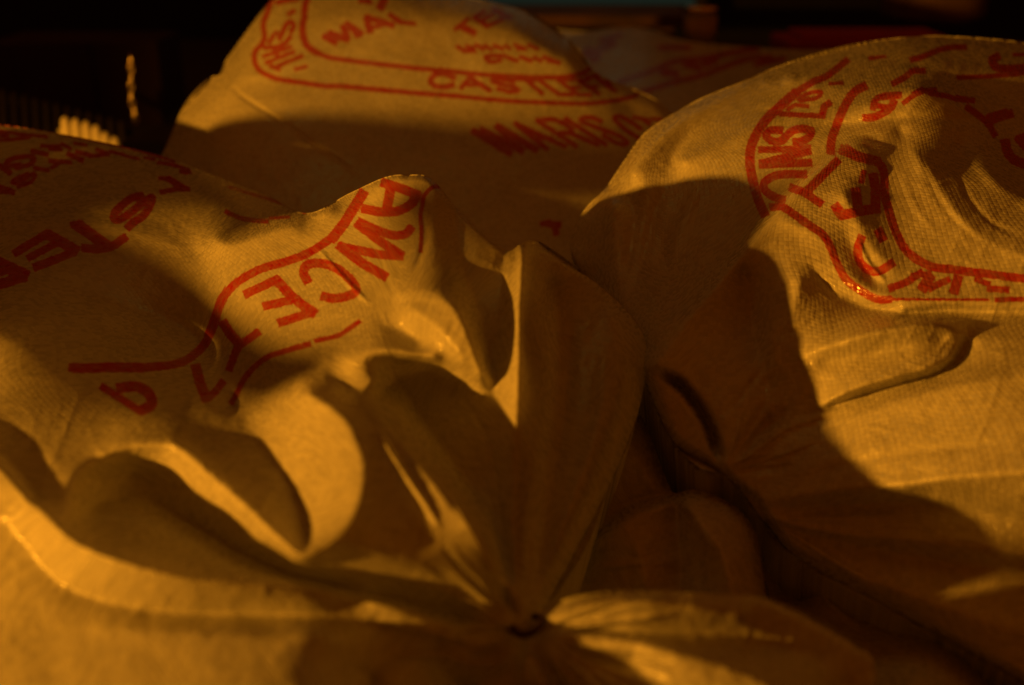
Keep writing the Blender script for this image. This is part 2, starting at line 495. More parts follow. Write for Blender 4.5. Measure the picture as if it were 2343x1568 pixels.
# maltsters side of the front sack
Z(0, 340, .3317, 'front', [
 (5,1,-60,28,0,35,200,50,420,85,700,150,1000,210,1200,260,1480,345), (8,0,-40,88,0,90,200,115,400,135), (10,0,-30,165,100,160,250,140), (10,0,-30,122,70,130),
 (10,0,350,215,510,215), (10,0,420,240,520,245), (10,0,520,195,600,235), (9,0,630,190,730,205), (14,0,650,262,760,292), (12,0,760,300,920,285), (10,0,820,245,920,280),
 (8,0,930,260,1060,290), (6,0,1070,300,1180,325), (6,0,1220,310,1310,330),
 (14,0,270,255,400,285), (14,1,130,400,250,370,290,320,240,300,110,320,50,360,90,380,170,370), (18,0,-10,380,85,440),
 (13,0,420,340,600,352), (11,0,510,350,440,398), (16,0,575,280,700,335), (12,0,290,400,410,420),
 (10,1,150,560,260,520,300,460,270,450,210,500,120,530,110,505,240,445), (18,0,-10,560,115,605), (14,0,-10,600,90,600),
 (10,1,1340,355,1450,370,1600,420,1590,440,1530,432),
 (12,0,1350,488,1430,490), (22,0,1430,492,1560,572), (14,0,1365,605,1500,575,1600,580),
 (27,1,1200,635,1100,665,990,760,965,820,1010,838,1120,770,1200,700,1285,650,1270,720,1210,810,1130,860,1085,905),
 (40,0,660,885,900,1055), (20,0,610,880,690,870), (28,1,710,1082,850,1085,960,1058,1060,990),
 (38,0,415,968,640,1098), (28,0,400,955,130,1120), (24,0,490,1030,245,1160), (28,0,620,1115,300,1240),
 (45,0,-20,1200,210,1310), (35,0,-20,1390,200,1322), (30,0,-20,1290,60,1260)])
Z(580, 480, .3073, 'front', [
 (8,1,210,150,400,210,600,270,780,330,900,385), (14,1,180,375,300,430,430,455,560,465), (7,0,580,435,760,425),
 (38,0,1435,205,1370,310,1270,470,1150,625), (29,1,1170,600,1040,690,900,770,700,840,500,900,330,990,210,1090,130,1220,80,1340,20,1500),
 (15,1,1400,1380,1300,1450,1200,1510,1000,1560), (12,1,2160,150,2080,150,2000,220,1975,320,1960,420,1970,560,1960,740),
 (34,0,1620,112,1760,155,1930,222), (34,1,1440,350,1600,378,1760,368,1880,300,1925,222), (36,0,1690,150,1650,360),
 (31,1,1872,525,1820,580,1700,590,1550,540,1400,472), (31,0,1382,490,1580,640,1785,772), (31,1,1780,780,1600,770,1400,730,1220,692), (35,0,1222,690,1400,830,1635,968),
 (33,1,925,1010,890,930,930,860,1060,850,1200,900,1330,1010,1370,1100,1290,1150,1170,1170,1070,1150),
 (36,0,640,1000,760,1130,880,1230,985,1300), (31,0,640,1000,365,1128), (30,0,790,1180,620,1220,540,1240), (31,0,960,1300,675,1390)])
Z(150, 820, .3073, 'front', [
 (30,1,1590,0,1530,90,1490,230,1430,400,1360,510,1230,620,1080,670,800,695,500,692,300,700,160,695), (36,0,800,698,500,692,300,702,200,700),
 (18,1,2343,480,2150,535,1960,600,1840,690,1740,810,1670,950,1630,1020),
 (36,0,1555,290,1620,390,1700,480), (28,1,1870,372,1780,440,1700,500,1650,600,1610,710), (38,0,1305,690,1340,830,1400,980), (26,0,1400,985,1480,920,1548,830),
 (27,0,445,872,600,970,790,1088), (40,1,600,885,760,870,870,930,900,1030,810,1085)])
# badge on the right hand sack
Z(2050, 100, .3317, 'right', [
 (22,1,1000,210,900,290,820,350,700,400,560,490), (32,1,560,490,420,610,300,730,220,860,180,980,180,1120,210,1260,250,1400,300,1515),
 (8,0,1190,190,1310,180), (29,1,860,990,870,880,920,740,980,600,1060,480,1150,430), (20,1,1390,408,1480,360,1560,302,1650,300),
 (26,1,440,805,350,805,312,850,370,898,450,888,520,820,600,792,690,805,680,860,600,900,555,902),
 (21,0,262,970,450,966,680,955), (25,0,680,982,272,1082), (26,0,272,1095,685,1080),
 (27,1,640,1175,420,1182,302,1240,300,1310,380,1368,460,1392),
 (15,0,432,665,800,684), (22,0,790,676,806,605,850,572), (10,0,492,630,560,590,670,602), (11,1,590,550,630,510,700,485,780,480,740,530,600,552), (9,0,850,408,960,402),
 (25,1,1145,698,1240,690,1360,620,1400,562), (19,1,1222,620,1230,560,1300,512,1450,500), (17,0,1225,592,1350,612), (12,0,1300,530,1440,520), (15,1,1480,570,1600,490,1750,455), (9,0,1560,490,1640,445), (8,0,1700,495,1809,510),
 (28,0,918,1062,680,1300), (27,0,525,1290,640,1330,775,1425)])
Z(2150, 380, .3317, 'right', [
 (34,0,655,125,800,185,945,222), (28,1,690,112,800,180,950,222,1010,320,1020,500,1070,700,1130,860,1220,1000,1400,1110,1600,1140,1900,1180,2260,1225),
 (26,1,60,612,150,610,260,680,370,760,490,840,560,950,610,1080,680,1210,800,1310,950,1390,1060,1395), (5,0,1080,1392,1900,1396), (13,0,1960,1396,2260,1388),
 (18,0,840,310,820,398), (34,0,920,345,940,450,940,640), (34,0,935,625,800,645,655,682,602,605), (34,0,772,470,790,620),
 (29,1,820,870,790,960,800,1060,860,1130,960,1158,1080,1085), (32,0,965,815,1000,880),
 (25,0,1065,1298,1200,1250,1330,1165), (18,0,1250,1190,1400,1180), (38,0,1340,1300,1400,1200), (22,0,1400,1300,1560,1225), (34,0,1605,1325,1640,1212),
 (20,0,1900,1302,2060,1312), (18,0,1790,1222,1900,1262)])
Z(2400, 90, .2615, 'right', [
 (9,0,170,290,340,265), (23,1,620,300,760,260,900,200,1060,165,1200,165), (34,1,1550,260,1490,300,1530,380,1640,395,1900,385), (12,0,1720,245,1900,240),
 (17,1,1120,490,1500,475,1900,438), (20,1,820,660,1000,690,1100,720,1290,740), (18,0,1110,705,1290,735),
 (27,1,1220,812,1320,880,1440,980,1520,1110), (38,0,1450,965,1560,915,1690,880), (30,0,1450,920,1640,860),
 (42,1,1630,1180,1660,1300,1750,1390,1900,1430), (32,0,1900,1100,1770,1150,1850,1240)])


# ------------------------------------------------------------------ front sack
sf = empty('malt_sack', (-0.15, 0.7, 0.0))
tag(sf, 'large front left sack with red letters and a gathered neck in the foreground', 'sack', 'malt sacks')
out = [(-420, 250), (-200, 268), (0, 285), (180, 314), (370, 357), (490, 400), (600, 442), (700, 488), (800, 442), (880, 406), (935, 400), (985, 408),
       (1040, 470), (1100, 532), (1160, 574), (1190, 560), (1228, 551), (1300, 596), (1400, 678), (1455, 735), (1480, 790), (1478, 860), (1464, 930),
       (1440, 1010), (1392, 1115), (1352, 1225), (1296, 1320), (1245, 1398), (1225, 1450), (1215, 1500), (1205, 1600), (1190, 1700),
       (800, 1760), (200, 1780), (-420, 1780), (-500, 1000)]
lines = [
 # far hump
 [(-420, 250, 1.46), (0, 285, 1.35), (370, 357, 1.25), (600, 442, 1.22), (700, 488, 1.19)],
 [(-420, 520, 1.12), (0, 505, 1.075), (200, 515, 1.055), (340, 540, 1.035), (450, 580, 1.005)],
 [(-420, 640, .99), (0, 640, .955), (200, 680, .955), (400, 740, .95), (480, 800, .92)],
 [(-200, 700, .90), (0, 765, .845), (120, 850, .79), (220, 940, .745), (330, 990, .705), (400, 1012, .682)],
 # name band flank
 [(505, 700, .905), (560, 630, .912), (680, 560, .917), (790, 490, .91), (880, 420, .893), (935, 404, .888), (980, 410, .882)],
 [(520, 930, .80), (600, 830, .81), (740, 838, .755)],
 [(985, 440, .862), (985, 560, .828), (930, 650, .80), (860, 720, .785), (742, 836, .752)],
 [(1160, 582, .842), (1152, 700, .792), (1142, 830, .758), (1130, 900, .748)],
 [(1040, 480, .872), (1055, 600, .826), (1095, 740, .785), (1120, 850, .770)],
 # bright bulge with notch
 [(905, 672, .790), (985, 668, .762), (1045, 705, .738), (1085, 780, .722), (1110, 858, .718)],
 [(742, 838, .752), (800, 886, .728), (862, 872, .714)],
 [(885, 748, .771), (925, 760, .768), (962, 784, .757)],
 [(880, 890, .80), (940, 850, .79), (990, 840, .785)],
 [(940, 705, .754), (1020, 765, .728), (1060, 835, .722)],
 [(790, 825, .738), (860, 800, .732), (930, 808, .728), (1000, 825, .728)],
 # crease down to the neck
 [(1000, 850, .785), (1045, 900, .768), (1090, 1000, .735), (1115, 1100, .710), (1130, 1220, .680), (1165, 1360, .645), (1200, 1430, .625)],
 [(900, 850, .80), (960, 960, .775), (1030, 1060, .735), (1090, 1150, .70)],
 # fin ridge
 [(1193, 562, .795), (1188, 700, .744), (1187, 860, .710), (1183, 1020, .686), (1176, 1180, .657), (1180, 1320, .633), (1200, 1430, .620)],
 [(1230, 552, .86), (1320, 612, .88), (1400, 680, .90), (1455, 738, .90), (1480, 800, .88), (1464, 930, .84), (1392, 1115, .77), (1352, 1225, .73), (1245, 1398, .66)],
 [(1395, 720, .855), (1420, 800, .83), (1400, 920, .79), (1345, 1080, .735), (1280, 1240, .69), (1225, 1370, .645)],
 [(1260, 650, .87), (1275, 800, .84), (1260, 1000, .775), (1225, 1200, .70), (1210, 1360, .648)],
 # ridge from lit slope to neck
 [(700, 898, .692), (780, 950, .665), (828, 1060, .622), (815, 1160, .592), (765, 1236, .578)],
 [(830, 905, .706), (900, 985, .664), (990, 1085, .622), (1080, 1195, .592), (1150, 1320, .588), (1198, 1420, .62)],
 [(765, 1236, .578), (900, 1280, .590), (1040, 1328, .602), (1150, 1385, .616), (1198, 1430, .618)],
 # deep valley left of the lit slope
 [(420, 930, .765), (535, 958, .742), (625, 1052, .690), (674, 1140, .648), (692, 1220, .612), (691, 1262, .588)],
 # pointed ridge
 [(400, 1012, .682), (480, 1088, .650), (560, 1160, .617), (640, 1235, .586), (690, 1276, .572), (735, 1258, .574), (765, 1236, .578)],
 # hollow
 [(215, 1050, .680), (300, 1018, .682), (400, 1012, .682)],
 [(395, 1075, .690), (450, 1130, .668), (530, 1180, .645), (600, 1240, .612)],
 [(160, 1190, .618), (162, 1105, .648), (215, 1050, .680)],
 [(200, 1170, .690), (300, 1140, .705), (420, 1190, .70), (560, 1270, .680), (700, 1330, .665), (900, 1372, .655), (1060, 1410, .645)],
 [(210, 1100, .69), (300, 1080, .71), (400, 1110, .70)],
 # near lip
 [(-300, 900, .76), (-100, 982, .700), (0, 1066, .655), (90, 1165, .609), (180, 1245, .580), (300, 1290, .567), (440, 1322, .566), (640, 1334, .572), (840, 1362, .582), (980, 1410, .592), (1100, 1465, .600), (1180, 1490, .606)],
 [(-300, 780, .90), (-100, 860, .82), (0, 930, .752), (90, 1010, .700), (140, 1080, .662)],
 [(-20, 1030, .690), (0, 1046, .683), (50, 1098, .662), (84, 1150, .628)],
 # below the lip
 [(-300, 1120, .66), (0, 1200, .625), (140, 1335, .600), (320, 1395, .590), (560, 1410, .590), (760, 1420, .590), (900, 1440, .596), (1030, 1500, .600), (1180, 1540, .604)],
 [(-400, 1350, .620), (0, 1405, .590), (300, 1440, .562), (600, 1452, .547), (730, 1450, .545), (790, 1500, .560), (850, 1568, .590)],
 [(-400, 1600, .560), (0, 1600, .535), (400, 1600, .510), (680, 1600, .495), (760, 1590, .510)],
 [(900, 1500, .588), (960, 1600, .59)], [(1000, 1530, .612), (1080, 1600, .62)], [(1180, 1600, .60)],
 [(-500, 1000, .80), (-420, 1780, .52), (200, 1780, .48), (800, 1760, .49), (1190, 1700, .58)],
]
cl = [
 [(500, 556, .965, .98), (560, 540, .955, 1.03), (640, 510, .945, 1.10), (700, 490, .938, 1.16), (760, 462, .93, 1.19)],
]
cloth('body', out, lines, cl, M_CLOTH_FRONT, sf, ink=INK['front'], soft=2.6,
      limb=[([(-420, 250), (0, 285), (370, 357), (600, 442), (700, 488)], 60, .05),
            ([(700, 488), (880, 406), (935, 400), (985, 408), (1040, 470), (1160, 574)], 16, .02),
            ([(1228, 551), (1400, 678), (1480, 790), (1464, 930), (1392, 1115), (1245, 1398)], 20, .02)],
      wrinkle=pleats((1200, 1440), 95, 178, 16, 25, 300, .0028, 5) + pleats((1200, 1440), 180, 235, 8, 20, 260, .006, 6) + pleats((1200, 1440), 62, 95, 6, 30, 420, .003, 7) + [
        ([(1208, 1410), (1225, 1150), (1238, 850), (1240, 640)], 15, .005), ([(1212, 1405), (1262, 1150), (1300, 900), (1310, 690)], 15, -.005),
        ([(1216, 1400), (1300, 1180), (1370, 950), (1385, 760)], 17, .007), ([(1222, 1390), (1330, 1180), (1410, 980), (1435, 820)], 12, -.005),
        ([(1190, 1420), (1150, 1200), (1120, 1020), (1060, 900)], 8, -.005), ([(1185, 1425), (1110, 1250), (1040, 1130), (960, 1010)], 7, -.0035),
        ([(1180, 1440), (1040, 1365), (900, 1325), (720, 1300)], 8, .004), ([(1178, 1450), (1020, 1400), (860, 1372), (600, 1350)], 7, -.0035),
        ([(1180, 1465), (1080, 1470), (960, 1440), (860, 1425)], 8, .005), ([(1180, 1500), (1100, 1520), (1000, 1500), (900, 1500)], 10, .006), ([(1175, 1525), (1080, 1560), (980, 1570)], 9, -.006),
        ([(960, 430), (975, 540), (940, 640)], 9, -.003), ([(720, 560), (790, 640), (850, 700)], 5, .003), ([(870, 940), (960, 1040), (1060, 1190)], 7, -.003),
        ([(860, 980), (930, 1090), (1010, 1210)], 8, .004), ([(640, 1330), (860, 1345), (1080, 1430)], 8, .004), ([(760, 1290), (950, 1345), (1120, 1425)], 8, -.004)],
      uvrot=.5, seed=10, noise=.0009)
# mouth of the front sack, spreading from the tie to the right
out = [(1216, 1425), (1262, 1385), (1330, 1360), (1450, 1352), (1600, 1358), (1740, 1366), (1840, 1400), (1930, 1450), (1985, 1490), (2005, 1540), (1990, 1600), (1960, 1700), (1600, 1760), (1230, 1740), (1195, 1600), (1205, 1500)]
lines = [
 [(1222, 1430, .622), (1262, 1388, .625), (1330, 1363, .612), (1450, 1355, .600), (1600, 1360, .602), (1740, 1368, .612), (1840, 1402, .622), (1985, 1490, .625), (2005, 1540, .620)],
 [(1240, 1432, .615), (1330, 1392, .598), (1450, 1378, .584), (1560, 1388, .584), (1700, 1404, .592)],
 [(1245, 1445, .614), (1350, 1440, .603), (1480, 1447, .598), (1640, 1452, .600), (1800, 1480, .605), (1900, 1520, .605)],
 [(1240, 1450, .612), (1290, 1450, .592), (1340, 1466, .582), (1480, 1480, .570), (1640, 1520, .562), (1760, 1568, .555), (1850, 1620, .55)],
 [(1300, 1478, .598), (1360, 1500, .596), (1460, 1510, .585)],
 [(1235, 1470, .61), (1290, 1500, .588), (1340, 1540, .58), (1380, 1568, .575), (1450, 1640, .56)],
 [(1225, 1490, .61), (1262, 1540, .60), (1300, 1600, .595)],
 [(1215, 1500, .60), (1235, 1540, .585), (1260, 1600, .575)],
 [(1195, 1600, .61), (1230, 1740, .58), (1600, 1760, .52), (1960, 1700, .55), (1990, 1600, .61)],
 [(1940, 1560, .615), (1940, 1620, .60)],
 [(1560, 1420, .592), (1700, 1440, .600), (1850, 1480, .608)],
]
cloth('mouth', out, lines, [], M_CLOTH_FRONT, sf, soft=2.2, limb=[([(1216, 1425), (1262, 1385), (1450, 1352), (1740, 1366), (1985, 1490), (2005, 1540)], 26, .012)], uvrot=-.2, seed=20, skirt=.12,
      wrinkle=pleats((1225, 1452), -75, 22, 15, 12, 380, .005, 8, 7))

# ------------------------------------------------------------------ right sack
sr = empty('malt_sack', (0.35, 1.0, 0.0))
tag(sr, 'round bulging right hand sack, sharp woven cloth with red badge draped over a tall fold', 'sack', 'malt sacks')
out = [(1392, 422), (1428, 368), (1480, 300), (1590, 232), (1690, 190), (1780, 152), (1900, 112), (2010, 92), (2120, 82), (2230, 86), (2343, 98), (2500, 130), (2650, 200),
       (2700, 600), (2700, 1200), (2650, 1660), (2480, 1640), (2343, 1560), (2180, 1470), (2000, 1372), (1850, 1292), (1780, 1240), (1745, 1190), (1700, 1130), (1655, 1085), (1600, 1070), (1540, 1010), (1500, 930), (1470, 860),
       (1420, 760), (1360, 680), (1320, 620), (1305, 560), (1330, 490)]
lines = [
 [(1392, 422, 1.18), (1480, 300, 1.25), (1590, 232, 1.29), (1780, 152, 1.33), (2010, 92, 1.37), (2120, 82, 1.38), (2343, 98, 1.37), (2500, 130, 1.33), (2650, 200, 1.25)],
 [(1305, 560, 1.16), (1330, 490, 1.17), (1392, 422, 1.18)],
 [(1400, 470, 1.08), (1405, 560, 1.05), (1415, 680, 1.0), (1440, 780, .96)],
 [(1340, 640, 1.12), (1370, 690, 1.08), (1420, 760, 1.0)],
 # seam ridge
 [(1435, 400, 1.09), (1475, 345, 1.12), (1560, 270, 1.17), (1690, 205, 1.22), (1800, 170, 1.25)],
 [(1520, 400, 1.10), (1560, 330, 1.14), (1620, 262, 1.18), (1740, 190, 1.24)],
 [(1470, 420, 1.09), (1500, 500, 1.06), (1520, 600, 1.02)],
 # badge panel
 [(1560, 370, 1.085), (1640, 340, 1.09), (1720, 300, 1.095), (1800, 250, 1.13)],
 [(1540, 480, 1.06), (1660, 460, 1.035), (1740, 430, 1.03), (1800, 390, 1.03)],
 [(1800, 180, 1.21), (1950, 165, 1.20), (2100, 150, 1.20), (2250, 160, 1.21), (2500, 190, 1.2)],
 [(1820, 300, 1.06), (1900, 270, 1.07), (2000, 235, 1.06), (2090, 205, 1.05), (2160, 225, 1.06), (2250, 290, 1.06), (2343, 340, 1.07), (2500, 400, 1.05)],
 [(1860, 200, 1.15), (2000, 190, 1.14), (2150, 180, 1.15), (2343, 240, 1.14)],
 # tall fold crest
 [(1960, 330, .980), (1900, 360, .965), (1840, 410, .938), (1780, 475, .920), (1700, 570, .90), (1620, 670, .875), (1560, 750, .855), (1500, 835, .825)],
 [(1960, 330, .980), (1990, 332, .985), (2020, 355, .978), (2032, 400, .955), (2042, 480, .915), (2080, 570, .878), (2150, 620, .855), (2343, 650, .833), (2600, 670, .81)],
 [(1900, 400, .945), (1985, 385, .946)],
 [(1930, 445, .906), (1960, 500, .892), (1990, 560, .877), (2040, 620, .860)],
 [(1935, 530, .892), (1962, 592, .880), (2008, 647, .864)],
 # hollow on the right of the crest
 [(2060, 300, 1.04), (2100, 360, .962), (2150, 430, .924), (2200, 500, .885), (2260, 550, .865), (2343, 580, .845), (2600, 600, .82)],
 [(2200, 330, 1.03), (2260, 400, .950), (2343, 460, .912), (2500, 500, .87)],
 # lower border of badge, pocket
 [(1790, 500, .905), (1880, 545, .885), (1920, 600, .872), (1970, 650, .855), (2060, 685, .838), (2343, 700, .820), (2600, 705, .80)],
 [(1830, 540, .895), (1790, 590, .885), (1775, 680, .865), (1766, 800, .835), (1800, 872, .82)],
 [(1850, 590, .880), (1900, 660, .866), (1980, 707, .859), (2080, 717, .852), (2250, 714, .836), (2500, 725, .815)],
 [(1830, 640, .857), (1812, 720, .838)],
 [(1812, 738, .834), (1880, 745, .830), (2000, 725, .832), (2150, 700, .836)],
 [(1840, 810, .812), (1900, 790, .800), (1980, 765, .788), (2100, 740, .785), (2170, 745, .792), (2205, 765, .798)],
 [(1880, 830, .812), (2000, 810, .80), (2100, 790, .79), (2160, 775, .795)],
 # left shaded panel down to gather
 [(1600, 760, .86), (1640, 850, .84), (1660, 950, .815), (1660, 1065, .795)],
 [(1500, 845, .835), (1530, 930, .835), (1590, 1010, .82), (1640, 1075, .80)],
 [(1760, 870, .84), (1710, 980, .815), (1665, 1062, .795)],
 [(1700, 620, .91), (1720, 720, .89), (1740, 820, .86)],
 [(1760, 960, .83), (1700, 1030, .81)],
 [(1880, 935, .80), (1780, 990, .80), (1680, 1060, .795)],
 # body radiating right
 [(2240, 780, .795), (2343, 775, .782), (2600, 765, .765)],
 [(1950, 960, .775), (2100, 905, .757), (2250, 870, .742), (2500, 840, .725)],
 [(1760, 1100, .785), (1900, 1060, .757), (2050, 1015, .737), (2343, 975, .702), (2600, 960, .68)],
 [(1745, 1150, .78), (1900, 1125, .745), (2050, 1112, .715), (2200, 1092, .69), (2343, 1080, .672), (2600, 1060, .65)],
 [(1745, 1165, .78), (1900, 1152, .765), (2060, 1148, .742), (2200, 1165, .722), (2343, 1190, .702), (2600, 1210, .68)],
 [(1750, 1185, .775), (1900, 1215, .755), (2100, 1240, .728), (2343, 1270, .700), (2600, 1300, .68)],
 [(1755, 1190, .78), (1900, 1235, .768), (2100, 1272, .742), (2343, 1315, .712), (2600, 1370, .69)],
 [(1770, 1215, .78), (1900, 1285, .752), (2100, 1370, .722), (2343, 1450, .695), (2600, 1520, .67)],
 [(1745, 1190, .785), (1780, 1240, .79), (1850, 1292, .775), (2000, 1372, .75), (2180, 1470, .72), (2343, 1560, .695), (2480, 1640, .67), (2650, 1660, .66)],
]
cl = [
 [(1560, 740, .862, .875), (1640, 645, .880, .93), (1720, 545, .903, .975), (1780, 470, .92, 1.0), (1850, 400, .942, 1.02), (1920, 348, .967, 1.03), (1965, 326, .978, 1.035), (2010, 335, .988, 1.02)],
 [(1880, 932, .790, .80), (1960, 895, .775, .80), (2060, 866, .768, .80), (2130, 848, .770, .80), (2175, 822, .778, .80), (2205, 775, .80, .81)][::-1],
]
cloth('body', out, lines, cl, M_CLOTH, sr, ink=INK['right'], soft=2.0,
      limb=[([(1392, 422), (1480, 300), (1590, 232), (1780, 152), (2010, 92), (2120, 82), (2343, 98), (2500, 130)], 50, .06),
            ([(1392, 422), (1330, 490), (1305, 560), (1330, 630)], 30, .03),
            ([(1470, 860), (1540, 1010), (1655, 1085), (1745, 1190), (1850, 1292), (2180, 1470), (2343, 1560)], 26, .025)],
      wrinkle=[([(1800, 300), (1950, 285), (2100, 270), (2250, 280), (2343, 300)], 14, -.006),
               ([(1780, 250), (1900, 235), (2050, 170), (2250, 150)], 14, .005),
               ([(1700, 262), (1850, 245), (1980, 215)], 10, -.004),
               ([(1960, 130), (2100, 150), (2250, 200), (2343, 245)], 14, -.006),
               ([(2190, 380), (2215, 450), (2270, 510), (2343, 545)], 7, -.0022),
               ([(2100, 330), (2130, 420), (2180, 500), (2250, 560)], 8, -.0015),
               ([(2060, 395), (2100, 480), (2150, 540)], 8, .0012),
               ([(1440, 430), (1450, 520), (1430, 640)], 16, -.006),
               ([(1530, 420), (1500, 480), (1470, 600), (1440, 700)], 14, -.005),
               ([(1600, 420), (1560, 520), (1520, 640)], 14, .004),
               ([(1680, 560), (1600, 680), (1530, 770)], 12, .005),
               ([(1850, 600), (1880, 640), (1930, 690)], 8, -.0015),
               ([(1960, 540), (1985, 600), (2030, 650)], 7, .004),
               ([(1800, 1115), (2000, 1050), (2343, 1010)], 12, -.0015),
               ([(1720, 1010), (1850, 960), (1950, 930)], 8, .003)] + [([(1500, 850), (1560, 885), (1615, 960), (1650, 1060)], 11, -.035), ([(1655, 1100), (1720, 1140), (1760, 1200), (1800, 1250)], 10, -.02), ([(1640, 960), (1700, 900), (1780, 800)], 8, -.003)] + pleats((1655, 1078), -5, 75, 8, 15, 260, .004, 9) + pleats((1738, 1180), -35, 12, 9, 15, 420, .003, 12),
      uvrot=.15, seed=30, crumple=.3)
# mouth beyond the tie of the right sack
out = [(1400, 900), (1465, 950), (1500, 1030), (1530, 1110), (1545, 1128), (1590, 1120), (1640, 1135), (1690, 1165), (1725, 1210), (1738, 1260), (1745, 1310), (1760, 1380), (1700, 1460), (1400, 1470), (1230, 1460), (1200, 1300), (1300, 1050)]
lines = [
 [(1400, 900, .90), (1465, 950, .89), (1500, 1030, .88), (1530, 1110, .86), (1545, 1128, .83), (1590, 1120, .82), (1640, 1135, .81), (1690, 1165, .80), (1725, 1210, .79), (1745, 1310, .77), (1760, 1380, .76)],
 [(1420, 1000, .86), (1470, 1060, .85), (1500, 1120, .84)],
 [(1320, 1300, .83), (1380, 1210, .84), (1450, 1160, .85), (1530, 1135, .85)],
 [(1360, 1250, .79), (1440, 1180, .79), (1530, 1150, .80)],
 [(1548, 1140, .83), (1552, 1200, .815), (1556, 1300, .79), (1560, 1380, .77)],
 [(1570, 1150, .79), (1600, 1200, .765), (1650, 1260, .745), (1680, 1370, .73)],
 [(1460, 1250, .775), (1480, 1340, .755)],
 [(1230, 1460, .80), (1400, 1470, .74), (1700, 1460, .72)],
 [(1350, 1300, .79), (1450, 1290, .775), (1550, 1282, .785)],
]
cloth('mouth', out, lines, [], M_CLOTH, sr, soft=2.4,
      limb=[([(1465, 950), (1500, 1030), (1530, 1110)], 22, .02), ([(1545, 1128), (1590, 1120), (1640, 1135), (1690, 1165), (1725, 1210), (1745, 1310), (1760, 1380)], 30, .03)],
      wrinkle=[([(1600, 1150), (1630, 1135), (1680, 1170)], 8, .004), ([(1350, 1300), (1460, 1290), (1540, 1286)], 8, .003), ([(1575, 1180), (1600, 1260), (1605, 1360)], 12, -.003)],
      uvrot=.3, seed=40, skirt=.15)

# ------------------------------------------------------------------ sack below on the right
sg = empty('malt_sack', (0.35, 0.7, 0.0))
tag(sg, 'dark lower sack wedged under the right hand sack, lit only at its small front corner', 'sack', 'malt sacks')
out = [(1700, 1230), (1760, 1262), (1850, 1268), (2000, 1330), (2343, 1500), (2600, 1640), (2650, 1800), (2200, 1850), (1700, 1800), (1650, 1500)]
lines = [
 [(1700, 1230, .88), (1760, 1262, .87), (1850, 1268, .86), (2000, 1330, .85), (2343, 1500, .79), (2600, 1640, .74)],
 [(1770, 1290, .85), (1800, 1330, .86), (1830, 1370, .85)],
 [(1800, 1280, .84), (1840, 1310, .83), (1880, 1360, .815), (1930, 1410, .80), (2010, 1455, .78)],
 [(1990, 1500, .75), (2080, 1478, .75), (2160, 1480, .75), (2220, 1530, .74), (2260, 1580, .73)],
 [(2100, 1568, .64), (2000, 1640, .63), (2200, 1700, .60)],
 [(2240, 1500, .79), (2300, 1560, .77), (2400, 1640, .74)],
 [(1650, 1500, .76), (1700, 1800, .62), (2200, 1850, .55), (2650, 1800, .58)],
]
cloth('body', out, lines, [], M_CLOTH, sg, soft=3, uvrot=-.3, seed=50,
      wrinkle=[([(1780, 1275), (1830, 1300), (1860, 1340)], 7, .006), ([(1850, 1300), (1900, 1380), (1980, 1440)], 10, .006), ([(1880, 1310), (1950, 1390), (2080, 1450)], 10, -.006)])

# ------------------------------------------------------------------ back sack
sa = empty('malt_sack', (-0.2, 1.7, 0.0))
tag(sa, 'tall pale back sack with oval red badge, upper part lit and lower part in shadow', 'sack', 'malt sacks')
out = [(330, 430), (372, 352), (395, 300), (412, 260), (432, 225), (460, 195), (486, 176), (502, 172), (516, 140), (540, 105), (580, 50), (622, 2), (700, -40), (850, -60), (1000, -25), (1080, -4), (1180, 18), (1240, 44), (1292, 82),
       (1330, 118), (1356, 158), (1400, 185), (1460, 208), (1520, 242), (1560, 300), (1560, 480), (1500, 700), (1300, 760), (900, 760), (500, 700), (300, 560)]
lines = [
 [(330, 430, 1.62), (372, 352, 1.64), (412, 260, 1.66), (486, 176, 1.69), (516, 140, 1.71), (580, 50, 1.76), (622, 2, 1.79), (700, -40, 1.84), (850, -60, 1.86), (1000, -25, 1.84), (1180, 18, 1.80), (1240, 44, 1.78), (1292, 82, 1.76)],
 [(1292, 82, 1.72), (1356, 158, 1.70), (1400, 185, 1.69), (1460, 208, 1.68), (1520, 242, 1.66), (1560, 300, 1.65)],
 [(500, 230, 1.60), (620, 120, 1.63), (700, 60, 1.67), (850, 30, 1.69), (1000, 40, 1.70), (1150, 60, 1.69), (1250, 100, 1.67)],
 [(480, 300, 1.53), (620, 240, 1.54), (800, 230, 1.56), (1000, 235, 1.57), (1200, 240, 1.58), (1400, 245, 1.60)],
 [(480, 400, 1.47), (700, 360, 1.46), (900, 380, 1.46), (1100, 360, 1.48), (1300, 340, 1.50), (1450, 350, 1.54)],
 [(500, 500, 1.40), (800, 520, 1.37), (1100, 540, 1.36), (1350, 520, 1.40)],
 [(300, 560, 1.42), (500, 700, 1.28), (900, 760, 1.22), (1300, 760, 1.22), (1500, 700, 1.28), (1560, 480, 1.45)],
 [(1180, 90, 1.665), (1280, 125, 1.645), (1340, 155, 1.64), (1240, 160, 1.63), (1100, 150, 1.62)],
]
cloth('body', out, lines, [], M_CLOTH_BACK, sa, ink=INK['back'], soft=6,
      limb=[([(372, 352), (412, 260), (486, 176), (516, 140), (622, 2), (700, -40), (850, -60), (1000, -25), (1180, 18), (1292, 82)], 60, .09),
            ([(1292, 82), (1356, 158), (1520, 242), (1560, 300)], 30, .03)],
      wrinkle=[([(500, 172), (560, 225), (640, 275), (740, 345), (850, 420)], 5, -.004), ([(520, 185), (600, 170), (700, 140), (840, 90)], 12, .004),
               ([(430, 225), (480, 185)], 10, .006)],
      uvrot=0, seed=60)
sb = empty('malt_sack', (0.3, 2.0, 0.0))
tag(sb, 'dim shadowed sack lying behind the back sack beside the glass jar', 'sack', 'malt sacks')
